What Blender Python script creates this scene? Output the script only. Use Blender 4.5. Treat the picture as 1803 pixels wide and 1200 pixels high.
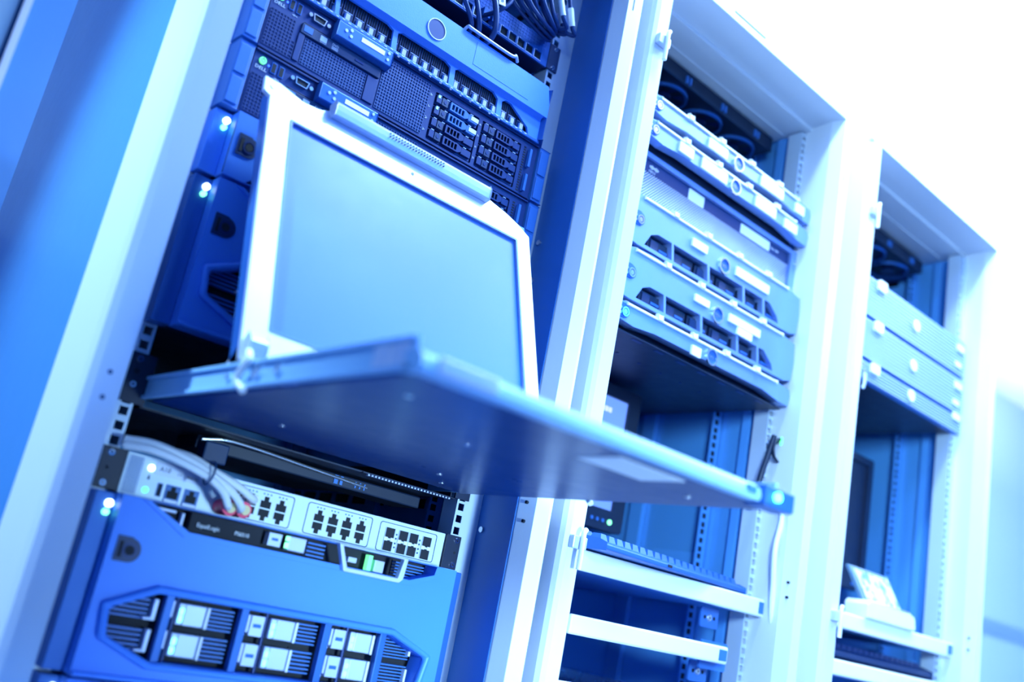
import bpy, math, random
from mathutils import Vector, Matrix
from mathutils.geometry import tessellate_polygon
random.seed(7)
sc = bpy.context.scene
col = sc.collection
for o in list(bpy.data.objects): bpy.data.objects.remove(o)
ZB = 1000.0      # rack datum (mm) stands this high above the floor

# ------------------------------------------------------------------ camera
CX, CY, CZ, YAW, PIT, ROL, FPX = -334.58, -1027.25, -48.16, 0.679165, 0.278118, 0.19804, 1691.3
def cam_axes(a, b, c):
    ca, sa, cb, sb, cc, s_ = math.cos(a), math.sin(a), math.cos(b), math.sin(b), math.cos(c), math.sin(c)
    f = Vector((sa*cb, ca*cb, sb)); r = Vector((ca, -sa, 0)); u = r.cross(f)
    return cc*r + s_*u, -s_*r + cc*u, f
cr, cu, cf = cam_axes(YAW, PIT, ROL)
cd = bpy.data.cameras.new('camera'); cam = bpy.data.objects.new('camera', cd); col.objects.link(cam)
M = Matrix(((cr.x, cu.x, -cf.x, CX/1000), (cr.y, cu.y, -cf.y, CY/1000), (cr.z, cu.z, -cf.z, (CZ+ZB)/1000), (0, 0, 0, 1)))
cam.matrix_world = M
cd.sensor_fit = 'HORIZONTAL'; cd.sensor_width = 36.0; cd.lens = 36.0*FPX/1803.0
cd.clip_start = 0.02; cd.clip_end = 60
cd.dof.use_dof = True; cd.dof.focus_distance = 1.30; cd.dof.aperture_fstop = 2.2
sc.camera = cam

# ------------------------------------------------------------------ world, lamps, exposure
sc.view_settings.view_transform = 'Standard'; sc.view_settings.look = 'None'
sc.view_settings.gamma = 1; sc.view_settings.use_curve_mapping = False
sc.view_settings.exposure = 0.0
w = bpy.data.worlds.new('world'); sc.world = w; w.use_nodes = True
bg = w.node_tree.nodes['Background']; bg.inputs[0].default_value = (0.0, 0.19, 1.0, 1); bg.inputs[1].default_value = 0.75
def area(name, loc, rot, sx, sy, power, colr, spread=180):
    l = bpy.data.lights.new(name, 'AREA'); l.shape = 'RECTANGLE'; l.size = sx; l.size_y = sy
    l.energy = power; l.color = colr; l.spread = math.radians(spread)
    o = bpy.data.objects.new(name, l); col.objects.link(o); o.location = loc; o.rotation_euler = rot; return o
BL = (0.006, 0.23, 1.0)
PL = (0.42, 0.72, 1.0)
area('aisle_lamp_light', (3.2, -0.50, 2.66), (0, 0, 0), 3.6, 0.12, 95, PL)
area('middle_lamp_light', (0.80, -0.46, 2.66), (0, 0, 0), 0.5, 0.12, 36, PL)
area('near_lamp_light', (0.85, -1.05, 2.66), (0, 0, 0), 0.9, 0.16, 28, (0.14, 0.28, 0.8))
def spot(name, loc, aim, size, power, colr, rad):
    l = bpy.data.lights.new(name, 'SPOT'); l.energy = power; l.color = colr; l.spot_size = math.radians(size); l.spot_blend = 1.0; l.shadow_soft_size = rad
    o = bpy.data.objects.new(name, l); col.objects.link(o); o.location = loc
    o.rotation_euler = (Vector(aim)-Vector(loc)).to_track_quat('-Z', 'Y').to_euler(); return o
spot('front_left_fill_spot', (-1.25, -2.6, 1.75), (2.0, 0.0, 0.95), 43, 800, PL, 0.35)  # added lamp out of view; narrow cone leaves the left post dim
spot('low_front_fill_spot', (0.55, -2.7, 0.80), (0.45, 0.0, 0.97), 20, 540, PL, 0.2)  # added out-of-view spot that lights the appliance and array beneath the tray
area('front_lamp_light', (2.3, -3.0, 2.66), (math.radians(25), 0, 0), 2.6, 0.5, 80, BL)
area('ceiling_fill_light', (3.3, -0.1, 2.2), (math.pi, 0, 0), 4.2, 1.6, 150, (0.92, 0.96, 1.0))  # unseen uplight, added to whiten the ceiling
spot('side_panel_fill_spot', (-0.95, 0.0, 2.55), (-0.08, 0.02, 1.15), 34, 330, PL, 0.05)  # added out-of-view spot that puts the bright strip on the outer side panel

# ------------------------------------------------------------------ materials
def mat(name, c, rough=0.5, metal=0.0, emit=None, estr=0.0, grain=0.0, alpha=None, spec=0.5, trans=0.0):
    m = bpy.data.materials.new(name); m.use_nodes = True; nt = m.node_tree
    b = nt.nodes['Principled BSDF']
    b.inputs['Base Color'].default_value = (*c, 1); b.inputs['Metallic'].default_value = metal
    b.inputs['Specular IOR Level'].default_value = spec
    if trans: b.inputs['Transmission Weight'].default_value = trans
    n = nt.nodes.new('ShaderNodeTexNoise'); n.inputs['Scale'].default_value = 40
    tc = nt.nodes.new('ShaderNodeTexCoord'); nt.links.new(tc.outputs['Object'], n.inputs['Vector'])
    mr = nt.nodes.new('ShaderNodeMapRange'); mr.inputs[3].default_value = max(0.02, rough-0.05); mr.inputs[4].default_value = min(1, rough+0.05)
    nt.links.new(n.outputs['Fac'], mr.inputs[0]); nt.links.new(mr.outputs[0], b.inputs['Roughness'])
    if grain:
        n2 = nt.nodes.new('ShaderNodeTexNoise'); n2.inputs['Scale'].default_value = 900; n2.inputs['Detail'].default_value = 1
        nt.links.new(tc.outputs['Object'], n2.inputs['Vector'])
        bp = nt.nodes.new('ShaderNodeBump'); bp.inputs['Strength'].default_value = grain; bp.inputs['Distance'].default_value = 0.0006
        nt.links.new(n2.outputs['Fac'], bp.inputs['Height']); nt.links.new(bp.outputs[0], b.inputs['Normal'])
    if emit: b.inputs['Emission Color'].default_value = (*emit, 1); b.inputs['Emission Strength'].default_value = estr
    return m
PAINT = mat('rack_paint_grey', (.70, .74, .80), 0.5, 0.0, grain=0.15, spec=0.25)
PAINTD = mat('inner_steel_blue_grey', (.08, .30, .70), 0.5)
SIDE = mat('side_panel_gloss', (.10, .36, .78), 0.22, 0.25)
RAIL = mat('zinc_rail', (.6, .7, .82), 0.4, 0.3)
WEBM = mat('web_shade_blue', (.02, .13, .42), 0.45)  # shade colour for the near cabinet's side wall, darker than its paint
SLIDEM = mat('slide_zinc', (.30, .55, .82), 0.35, 0.1)
RIBM = mat('ribbed_silver', (.42, .56, .85), 0.4)
MESHM = mat('vent_mesh_steel', (.03, .085, .27), 0.4)
TRAYM = mat('tray_enamel', (.001, .035, .18), 0.3, spec=0.12)
BLACK = mat('black_powder', (.003, .012, .04), 0.45)
DARK = mat('dark_grey_plastic', (.006, .03, .11), 0.45, grain=0.2)
SERV = mat('server_dark_grey', (.008, .03, .14), 0.42, 0.2)
HOLE = mat('recess_black', (.001, .004, .012), 0.7)
BEZ = mat('bezel_grey', (.06, .25, .82), 0.45, 0.1, grain=0.25)
BEZD = mat('bezel_edge_grey', (.025, .13, .44), 0.4, 0.3)
BEZL = mat('bezel_silver', (.24, .38, .74), 0.3, 0.5, grain=0.2)
SILV = mat('silver_plastic', (.62, .68, .86), 0.35, 0.3)
LATCH = mat('latch_grey', (.04, .17, .52), 0.4)
CHROME = mat('chrome', (0.85, 0.88, 0.92), 0.15, 1.0)
STEEL = mat('zinc_steel', (0.70, 0.74, 0.78), 0.28, 0.9)
WHITE = mat('white_plastic', (0.85, 0.87, 0.88), 0.4)
LABEL = mat('white_label', (0.9, 0.92, 0.92), 0.6)
WCAB = mat('white_cable', (0.86, 0.88, 0.88), 0.4)
BCAB = mat('blue_grey_cable', (.012, .045, .17), 0.38)
RED = mat('red_boot', (.95, .05, .16), 0.4)
YEL = mat('yellow_clip', (0.85, 0.7, 0.35), 0.4)
BEIGE = mat('beige_label', (.6, .6, .5), 0.6)
FACEW = mat('appliance_face', (.70, .82, .92), 0.4, 0.2)
INK = mat('ink_grey', (.01, .05, .15), 0.6)
TXT = mat('print_white', (0.85, 0.88, 0.92), 0.5)
GLASSY = mat('lcd_panel', (.05, .18, .58), 0.4, 0.0, spec=0.35)
GREEN = mat('green_led', (0.1, 0.5, 0.2), 0.4, emit=(0.15, 1.0, 0.35), estr=1.6)
GREENB = mat('green_led_bright', (0.1, 0.5, 0.2), 0.4, emit=(0.2, 1.0, 0.45), estr=3)
LEDT = mat('tray_green_led', (0.1, 0.5, 0.2), 0.4, emit=(0.12, 1.0, 0.55), estr=5)
WLED = mat('white_led', (0.8, 0.9, 1), 0.4, emit=(0.7, 0.9, 1.0), estr=4)
BLED = mat('blue_led', (0.1, 0.2, 0.9), 0.4, emit=(0.02, 0.08, 1.0), estr=4)
LCDON = mat('lit_display', (0.5, 0.6, 0.9), 0.3, emit=(0.55, 0.75, 1.0), estr=0.9)
SCRON = mat('lit_screen_blue', (0.05, 0.1, 0.4), 0.3, emit=(0.14, 0.30, 0.85), estr=1.2)
SCRTX = mat('lit_screen_text', (0.5, 0.5, 0.6), 0.3, emit=(0.6, 0.65, 0.95), estr=1.0)
WALLM = mat('wall_paint', (.34, .50, .62), 0.8)
CEILM = mat('ceiling_white', (0.9, 0.92, 0.93), 0.8)
FLOORM = mat('floor_tile', (.26, .32, .40), 0.4)
LAMPM = mat('lamp_diffuser', (0.9, 0.9, 0.9), 0.4, emit=(0.6, 0.85, 1.0), estr=6)
CLEAR = mat('smoky_clear_plastic', (0.35, 0.55, 0.75), 0.15, trans=0.6)
# inner patterned display
DISP = mat('mottled_display', (0.6, 0.7, 0.75), 0.4)
_nt = DISP.node_tree; _n = _nt.nodes.new('ShaderNodeTexNoise'); _n.inputs['Scale'].default_value = 55
_r = _nt.nodes.new('ShaderNodeValToRGB'); _r.color_ramp.elements[0].position = .38; _r.color_ramp.elements[0].color = (.1, .25, .35, 1)
_r.color_ramp.elements[1].position = .55; _r.color_ramp.elements[1].color = (.7, .78, .8, 1)
_tc = _nt.nodes.new('ShaderNodeTexCoord'); _nt.links.new(_tc.outputs['Object'], _n.inputs['Vector'])
_nt.links.new(_n.outputs['Fac'], _r.inputs[0]); _nt.links.new(_r.outputs[0], _nt.nodes['Principled BSDF'].inputs['Base Color'])

# ------------------------------------------------------------------ helpers (all in mm)
class MB:
    def __init__(s, o=(0, 0, 0)): s.v = []; s.f = []; s.fm = []; s.o = o; s.sm = []
    def add(s, vs, fs, m=0, smooth=False):
        b = len(s.v); ox, oy, oz = s.o
        s.v += [((x+ox)*.001, (y+oy)*.001, (z+oz)*.001) for x, y, z in vs]
        for f in fs: s.f.append([b+i for i in f]); s.fm.append(m); s.sm.append(smooth)
        return s
    def box(s, x0, x1, y0, y1, z0, z1, m=0):
        if x0 > x1: x0, x1 = x1, x0
        if y0 > y1: y0, y1 = y1, y0
        if z0 > z1: z0, z1 = z1, z0
        vs = [(x0,y0,z0),(x1,y0,z0),(x1,y1,z0),(x0,y1,z0),(x0,y0,z1),(x1,y0,z1),(x1,y1,z1),(x0,y1,z1)]
        return s.add(vs, [(0,3,2,1),(4,5,6,7),(0,1,5,4),(1,2,6,5),(2,3,7,6),(3,0,4,7)], m)
    def prism(s, outer, holes, y0, y1, m=0, back=True):
        """xz outline with holes, from y0 (front) to y1"""
        def ccw(p):
            a = sum(p[i][0]*p[(i+1) % len(p)][1]-p[(i+1) % len(p)][0]*p[i][1] for i in range(len(p)))
            return p if a > 0 else p[::-1]
        loops = [ccw(outer)] + [ccw(h)[::-1] for h in holes]
        tri = tessellate_polygon([[Vector((x, z, 0)) for x, z in l] for l in loops])
        flat = [p for l in loops for p in l]; n = len(flat)
        vs = [(x, y0, z) for x, z in flat] + [(x, y1, z) for x, z in flat]
        fs = []
        for t in tri:
            a, b, c = [flat[i] for i in t]
            ar = (b[0]-a[0])*(c[1]-a[1])-(c[0]-a[0])*(b[1]-a[1])
            t = tuple(t) if ar > 0 else tuple(t)[::-1]
            fs.append(t)
            if back: fs.append(tuple(i+n for i in t[::-1]))
        k = 0
        for l in loops:
            for i in range(len(l)):
                a = k+i; b = k+(i+1) % len(l); fs.append((b, a, a+n, b+n))
            k += len(l)
        return s.add(vs, fs, m)
    def ext(s, pts, axis, a0, a1, m=0):
        """convex/concave polygon extruded along axis; pts are the other two coords in xyz order"""
        n = len(pts)
        def P(p, a): return (a, p[0], p[1]) if axis == 0 else ((p[0], a, p[1]) if axis == 1 else (p[0], p[1], a))
        vs = [P(p, a0) for p in pts]+[P(p, a1) for p in pts]
        return s.add(vs, [tuple(range(n)), tuple(range(2*n-1, n-1, -1))]+[(i, (i+1) % n, (i+1) % n+n, i+n) for i in range(n)], m)
    def cyl(s, c, ax, r, h, n=16, m=0, r2=None, smooth=True):
        r2 = r if r2 is None else r2; vs = []
        for k, (rr, t) in enumerate(((r, 0), (r2, h))):
            for i in range(n):
                a = 2*math.pi*i/n; u, v = rr*math.cos(a), rr*math.sin(a)
                vs.append((c[0]+t, c[1]+u, c[2]+v) if ax == 0 else ((c[0]+u, c[1]+t, c[2]+v) if ax == 1 else (c[0]+u, c[1]+v, c[2]+t)))
        s.add(vs, [(i, (i+1) % n, (i+1) % n+n, i+n) for i in range(n)], m, smooth)
        return s.add(vs, [tuple(range(n)), tuple(range(2*n-1, n-1, -1))], m)
    def ring(s, c, ro, ri, h, n=28, m=0):
        vs = []
        for y in (0, h):
            for rr in (ro, ri):
                for i in range(n):
                    a = 2*math.pi*i/n; vs.append((c[0]+rr*math.cos(a), c[1]+y, c[2]+rr*math.sin(a)))
        f = []
        for i in range(n):
            j = (i+1) % n
            f += [(i, j, j+n, i+n), (i+2*n, i+3*n, j+3*n, j+2*n), (i, i+2*n, j+2*n, j), (i+n, j+n, j+3*n, i+3*n)]
        return s.add(vs, f, m)
    def tube(s, pts, r, n=10, m=0, sub=6):
        P = [Vector(p) for p in pts]; path = []
        for i in range(len(P)-1):
            p0 = P[i-1] if i > 0 else P[i]*2-P[i+1]; p1, p2 = P[i], P[i+1]
            p3 = P[i+2] if i+2 < len(P) else P[i+1]*2-P[i]
            for k in range(sub):
                t = k/sub
                path.append(0.5*((2*p1)+(-p0+p2)*t+(2*p0-5*p1+4*p2-p3)*t*t+(-p0+3*p1-3*p2+p3)*t**3))
        path.append(P[-1]); vs = []; N = len(path)
        up = Vector((0.13, 0.31, 0.94)); prev = None
        for i, p in enumerate(path):
            d = (path[min(i+1, N-1)]-path[max(i-1, 0)]).normalized()
            if prev is None: a = d.cross(up).normalized()
            else: a = (prev-d*prev.dot(d)).normalized()
            prev = a; b = d.cross(a)
            for k in range(n):
                t = 2*math.pi*k/n; q = p+a*r*math.cos(t)+b*r*math.sin(t); vs.append(tuple(q))
        fs = [(i*n+k, i*n+(k+1) % n, (i+1)*n+(k+1) % n, (i+1)*n+k) for i in range(N-1) for k in range(n)]
        s.add(vs, fs, m, True)
        return s.add([vs[k] for k in range(n)]+[vs[(N-1)*n+k] for k in range(n)], [tuple(range(n))[::-1], tuple(range(n, 2*n))], m)
    def mesh(s, x0, x1, z0, z1, nx, nz, fr, y, m=0, mb=1, stagger=False):
        """perforated sheet with square holes over a dark backing"""
        dx, dz = (x1-x0)/nx, (z1-z0)/nz; hx, hz = dx*fr/2, dz*fr/2
        for i in range(nx):
            for j in range(nz):
                a, b = x0+i*dx, z0+j*dz; c, d = a+dx/2, b+dz/2
                vs = [(a,y,b),(a+dx,y,b),(a+dx,y,b+dz),(a,y,b+dz),(c-hx,y,d-hz),(c+hx,y,d-hz),(c+hx,y,d+hz),(c-hx,y,d+hz)]
                vs += [(p[0], y+1.2, p[2]) for p in vs[4:8]]
                s.add(vs, [(0,1,5,4),(1,2,6,5),(2,3,7,6),(3,0,4,7),(4,5,9,8),(5,6,10,9),(6,7,11,10),(7,4,8,11)], m)
        s.add([(x0,y+1.2,z0),(x1,y+1.2,z0),(x1,y+1.2,z1),(x0,y+1.2,z1)], [(0,1,2,3)], mb)
        return s
    def build(s, name, mats, parent=None, bevel=0.0, seg=2):
        me = bpy.data.meshes.new(name); me.from_pydata(s.v, [], s.f)
        if not isinstance(mats, (list, tuple)): mats = [mats]
        for m in mats: me.materials.append(m)
        for p, m, q in zip(me.polygons, s.fm, s.sm): p.material_index = min(m, len(mats)-1); p.use_smooth = q
        me.update()
        o = bpy.data.objects.new(name, me); col.objects.link(o)
        if parent: o.parent = parent
        if bevel:
            b = o.modifiers.new('bevel', 'BEVEL'); b.width = bevel*.001; b.segments = seg; b.limit_method = 'ANGLE'; b.angle_limit = math.radians(40)
        return o
def txt(s, body, x, z, y, h, m=0, depth=0.3, tilt=0, align='LEFT', sq=1.0):
    """lettering as mesh, standing on a front face (facing -y); h = cap height mm"""
    c = bpy.data.curves.new('t', 'FONT'); c.body = body; c.size = h*1.4; c.align_x = align; c.extrude = depth/2; c.resolution_u = 2
    o = bpy.data.objects.new('t', c); col.objects.link(o)
    dg = bpy.context.evaluated_depsgraph_get(); me = bpy.data.meshes.new_from_object(o.evaluated_get(dg))
    ct, st = math.cos(tilt), math.sin(tilt)
    vs = []
    for v in me.vertices:
        a, b, d = v.co.x*sq, v.co.y, v.co.z
        vs.append((x+a*ct-b*st, y-d, z+a*st+b*ct))
    s.add(vs, [tuple(p.vertices) for p in me.polygons], m)
    bpy.data.objects.remove(o); bpy.data.curves.remove(c); bpy.data.meshes.remove(me)
    return s
def thing(name, label, cat, loc=(0, 0, 0), group=None, rotz=0):
    o = bpy.data.objects.new(name, None); o.empty_display_size = .02; col.objects.link(o)
    o.location = (loc[0]*.001, loc[1]*.001, (loc[2]+ZB)*.001); o.rotation_euler = (0, 0, rotz)
    o['label'] = label; o['category'] = cat
    if group: o['group'] = group
    return o
def tag(o, label, cat, group=None):
    o['label'] = label; o['category'] = cat
    if group: o['group'] = group
    return o
def dup(root, loc, label, group=None):
    r = root.copy(); col.objects.link(r); r.location = (loc[0]*.001, loc[1]*.001, (loc[2]+ZB)*.001); r['label'] = label
    if group: r['group'] = group
    for ch in list(root.children):
        c = ch.copy(); col.objects.link(c); c.parent = r
        for g in ch.children:
            d = g.copy(); col.objects.link(d); d.parent = c
    return r
def screw(s, x, y, z, r=3.4, m=0, mh=1):
    s.cyl((x, y-1.8, z), 1, r*.8, 1.8, 12, m, r)
    s.box(x-r*.55, x+r*.55, y-2.0, y-1.7, z-.5, z+.5, mh); s.box(x-.5, x+.5, y-2.0, y-1.7, z-r*.55, z+r*.55, mh)
U = 44.45
def rrect(x0, x1, z0, z1, r, n=4):
    p = []
    for cx, cz, a0 in ((x1-r, z1-r, 0), (x0+r, z1-r, 90), (x0+r, z0+r, 180), (x1-r, z0+r, 270)):
        for k in range(n+1):
            a = math.radians(a0+90*k/n); p.append((cx+r*math.cos(a), cz+r*math.sin(a)))
    return p

# ------------------------------------------------------------------ the room
def struct(name, b, m):
    o = b.build(name, m); o['kind'] = 'structure'; return o
struct('floor', MB((0, 0, ZB-1000)).box(-3000, 6000, -4200, 1440, -50, 0), FLOORM)
struct('ceiling', MB((0, 0, 0)).box(-3000, 6000, -4200, 1440, 2760, 2800), CEILM)
struct('wall_right', MB().box(5900, 6000, -4200, 1340, 0, 2760), WALLM)
struct('wall_back', MB().box(-3000, 6000, 1340, 1440, 0, 2760), WALLM)
struct('door_1', MB().box(-50, 700, 1325, 1340, 0, 2600), PAINTD)
struct('trim_1', MB().box(-66, -50, 1318, 1340, 0, 2620), PAINT)
struct('trim_2', MB().box(-73, -66, 1336, 1340, 0, 2620), INK)
struct('trim_3', MB().box(2600, 5900, 1330, 1340, 1384, 1459), BEZL)
# ceiling lamps that give the light
lt = thing('ceiling_light', 'long slim white ceiling light above the aisle in front of the cabinets', 'ceiling light', (2600, -620, 1690))
MB().box(-2150, 2150, -110, 110, 0, 70).build('housing', WHITE, lt, 3)
MB().box(-2130, 2130, -95, 95, -4, 0).build('diffuser', LAMPM, lt)

# ------------------------------------------------------------------ cabinets
HZ = [6.35, 22.225, 38.1]
def rack(label, X0, xl, xr, zt, back=760, ry=0.0, ro=35, keeps=True):
    """X0 left hole line; xl/xr opening edges relative to X0; ry = setback of the mounting rails"""
    t = thing('server_cabinet', label, 'cabinet', (X0, 0, -1000), 'open server cabinets in a row')
    o = (0, 0, 1000); yF = -110; xo0 = xl-ro; xo1 = xr+ro; top = zt+37
    for nm, sgn, xa, xb in (('front_post', 1, xr, xo1), ('front_post', -1, xl, xo0)):
        b = MB(o)
        # section: side wall from the rail leaning in, front flange, rounded outer edge
        s1 = sgn
        prof = [(xa+3*s1, 2), (xa-6*s1, -84), (xa, yF), (xa+ro*.70*s1, yF), (xa+ro*.9*s1, yF+3), (xa+ro*s1, yF+10), (xa+ro*s1, 2)]
        if s1 < 0: prof = prof[::-1]
        b.ext([(p[0], p[1]) for p in prof], 2, -985, zt, 0)
        if s1 > 0:
            for (yy, zz) in ((-96, 99.6), (-96, 75.2)): b.cyl((xa-6, yy, zz), 0, 2.3, 4.5, 10, 1)
            for (yy, zz) in ((-15, 118), (-14, 59.5), (-15, 480), (-14, 421)): b.cyl((xa-2.5, yy, zz), 0, 4, 3, 12, 2)
            b.box(xa-4.5, xa, -84, -83, -985, zt, 1)
        b.build(nm, [PAINT, HOLE, STEEL], t)
    # head frame
    b = MB(o)
    b.box(xo0, xo1, yF, yF+73, zt, top); b.box(xl, xr, yF+73, 90, zt-6, top-4)
    b.box(xl+14, xr-14, 18, 21, zt-8, zt-6)
    b.build('head_frame', PAINT, t, 3)
    b = MB(o); b.box(X0*0+xl+150, xl+240, yF-.6, yF, zt+14, zt+17); b.build('head_badge', [INK], t)
    MB(o).box(xl, xr, yF, 40, -985, -940).box(xo0, xo1, yF, back, -1000, -985).build('base_frame', PAINT, t, 2)
    # outside and inside side panels
    for sgn, xa in ((1, xo1), (-1, xo0)):
        xi = (xr+4) if sgn > 0 else (xl-4)
        lo, hi = (xi, xa-0.5) if sgn > 0 else (xa+0.5, xi)
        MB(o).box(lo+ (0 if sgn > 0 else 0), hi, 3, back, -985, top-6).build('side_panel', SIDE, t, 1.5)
        b = MB(o); q = xr+3 if sgn > 0 else xl-3; d = -sgn
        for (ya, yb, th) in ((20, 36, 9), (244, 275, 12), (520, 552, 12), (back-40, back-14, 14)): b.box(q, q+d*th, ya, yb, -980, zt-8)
        for zz in (89, 935, -560):
            b.box(q, q+d*2.5, 110, 560, zz-45, zz+45)
            for k in range(8): b.box(q+d*2.4, q+d*3.2, 129+k*53, 167+k*53, zz-7, zz+7, 1)
        b.build('side_brace', [PAINTD, HOLE], t, 0.6)
        # rear mounting rail with square holes
        b = MB(o); x0, x1 = (xr-22, xr+1) if sgn > 0 else (xl-1, xl+22)
        b.box(x0, x1, 88, 92, -980, zt-10)
        for u in range(-20, 22):
            for h in HZ:
                xc = x0+8 if sgn > 0 else x1-8
                b.box(xc-4.5, xc+4.5, 87.4, 88, u*U+h-4.5, u*U+h+4.5, 1)
        b.build('rear_rail', [PAINTD, HOLE], t)
        # front mounting rail: flange with true square holes
        b = MB(o); inner, outer = (457, xr+2) if sgn > 0 else (xl-2, 8)
        xc = 465 if sgn > 0 else 0; z = -22*U; ztop = zt-10
        b.box(inner, xc-4.75, ry, ry+2, z, ztop); b.box(xc+4.75, outer, ry, ry+2, z, ztop)
        zp = z
        for u in range(-22, 23):
            for h in HZ:
                zc = u*U+h
                if zc-4.75 > ztop: continue
                b.box(xc-4.75, xc+4.75, ry, ry+2, zp, zc-4.75); zp = zc+4.75
        b.box(xc-4.75, xc+4.75, ry, ry+2, min(zp, ztop-.1), ztop)
        if sgn > 0: b.box(457, 459, ry+2, ry+30, z, ztop)
        else: b.box(6, 8, ry+2, ry+30, z, ztop)
        b.build('mounting_rail', RAIL, t)
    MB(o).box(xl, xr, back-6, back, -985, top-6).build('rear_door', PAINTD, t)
    MB(o).box(xo0, xo1, 90, back, top-6, top).build('roof_panel', PAINT, t, 1)
    # latch keeps on the left post
    for zz in ((835, 65) if keeps else ()):
        b = MB(o); b.box(xl-24, xl+2, yF-9, yF, zz-8, zz+9)
        k = b.build('latch_keep', SILV, t, 1.5)
        b = MB(o); b.tube([(xl-10, yF-12, zz-34), (xl-10, yF-12, zz), (xl-9, yF-11, zz+14), (xl-5, yF-10, zz+19)], 3.6, 10, 0, 4)
        b.build('latch_pin', WHITE, k)
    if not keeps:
        b = MB(o); b.ext([(xr+2.6, -.5), (xr-6.6, -82), (xr-8.4, -82), (xr+.8, -.5)], 2, -980, zt-2, 0)  # thin dark plate: shade of the recess painted over the side wall
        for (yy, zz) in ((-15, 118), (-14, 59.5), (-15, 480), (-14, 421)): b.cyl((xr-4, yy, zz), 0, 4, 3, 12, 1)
        b.build('web_shade_plate', [WEBM, STEEL], t)
        b = MB(o); b.cyl((xl-14, yF-.4, 99.6), 1, 2.4, .5, 10).cyl((xl-14, yF-.4, 75.2), 1, 2.4, .5, 10); b.build('screw_hole', INK, t)
    b = MB(o); b.box(xr+10, xr+12, yF-.5, yF, 850, 890); b.build('post_mark', [INK], t)
    return t
rack('open grey server cabinet at left, nearest the camera, with pulled-out console tray', 0, -44, 498, 977, back=594, keeps=False)
rack('pale open server cabinet in the middle, with silver and slatted servers above a keyboard shelf', 635, -45, 470, 977, ry=-24, ro=34)
rack('pale open server cabinet farthest right, with three ribbed servers and a small white device', 1300, -60, 488, 985, ry=-40)

# fan tray under each roof
def fans(X0, y0, label, n, z=935):
    t = thing('fan_tray', label, 'fan tray', (X0, y0, z))
    MB().box(10, 450, 90, 340, 0, 30).build('tray', BLACK, t, 2)
    for k in range(n):
        cx, cy = 70+k*108, 150
        f = MB().ring((0, 0, 0), 48, 43, 6, 28); f.v = [(a*1+cx*.001, c+cy*.001, -b) for a, b, c in f.v]
        fo = f.build('fan', BEZD, t)
        h = MB().cyl((cx, cy, -6), 2, 16, 6, 20)
        for a in range(7):
            an = a*2*math.pi/7; c_, s_ = math.cos(an), math.sin(an)
            h.add([(cx+14*c_, cy+14*s_, -1), (cx+42*c_-8*s_, cy+42*s_+8*c_, -5), (cx+42*c_+8*s_, cy+42*s_-8*c_, -1)], [(0, 1, 2)])
        h.build('fan_rotor', SERV, fo)
    b = MB()
    for k in range(n): b.box(62+k*108, 66+k*108, 86, 90, 4, 18).box(72+k*108, 76+k*108, 86, 90, 4, 18)
    b.build('clip', LATCH, t)
    return t
fans(635, -52, 'black fan tray under the roof of the middle cabinet', 4)
fans(1300, -40, 'black fan tray under the roof of the far right cabinet', 4)

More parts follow.
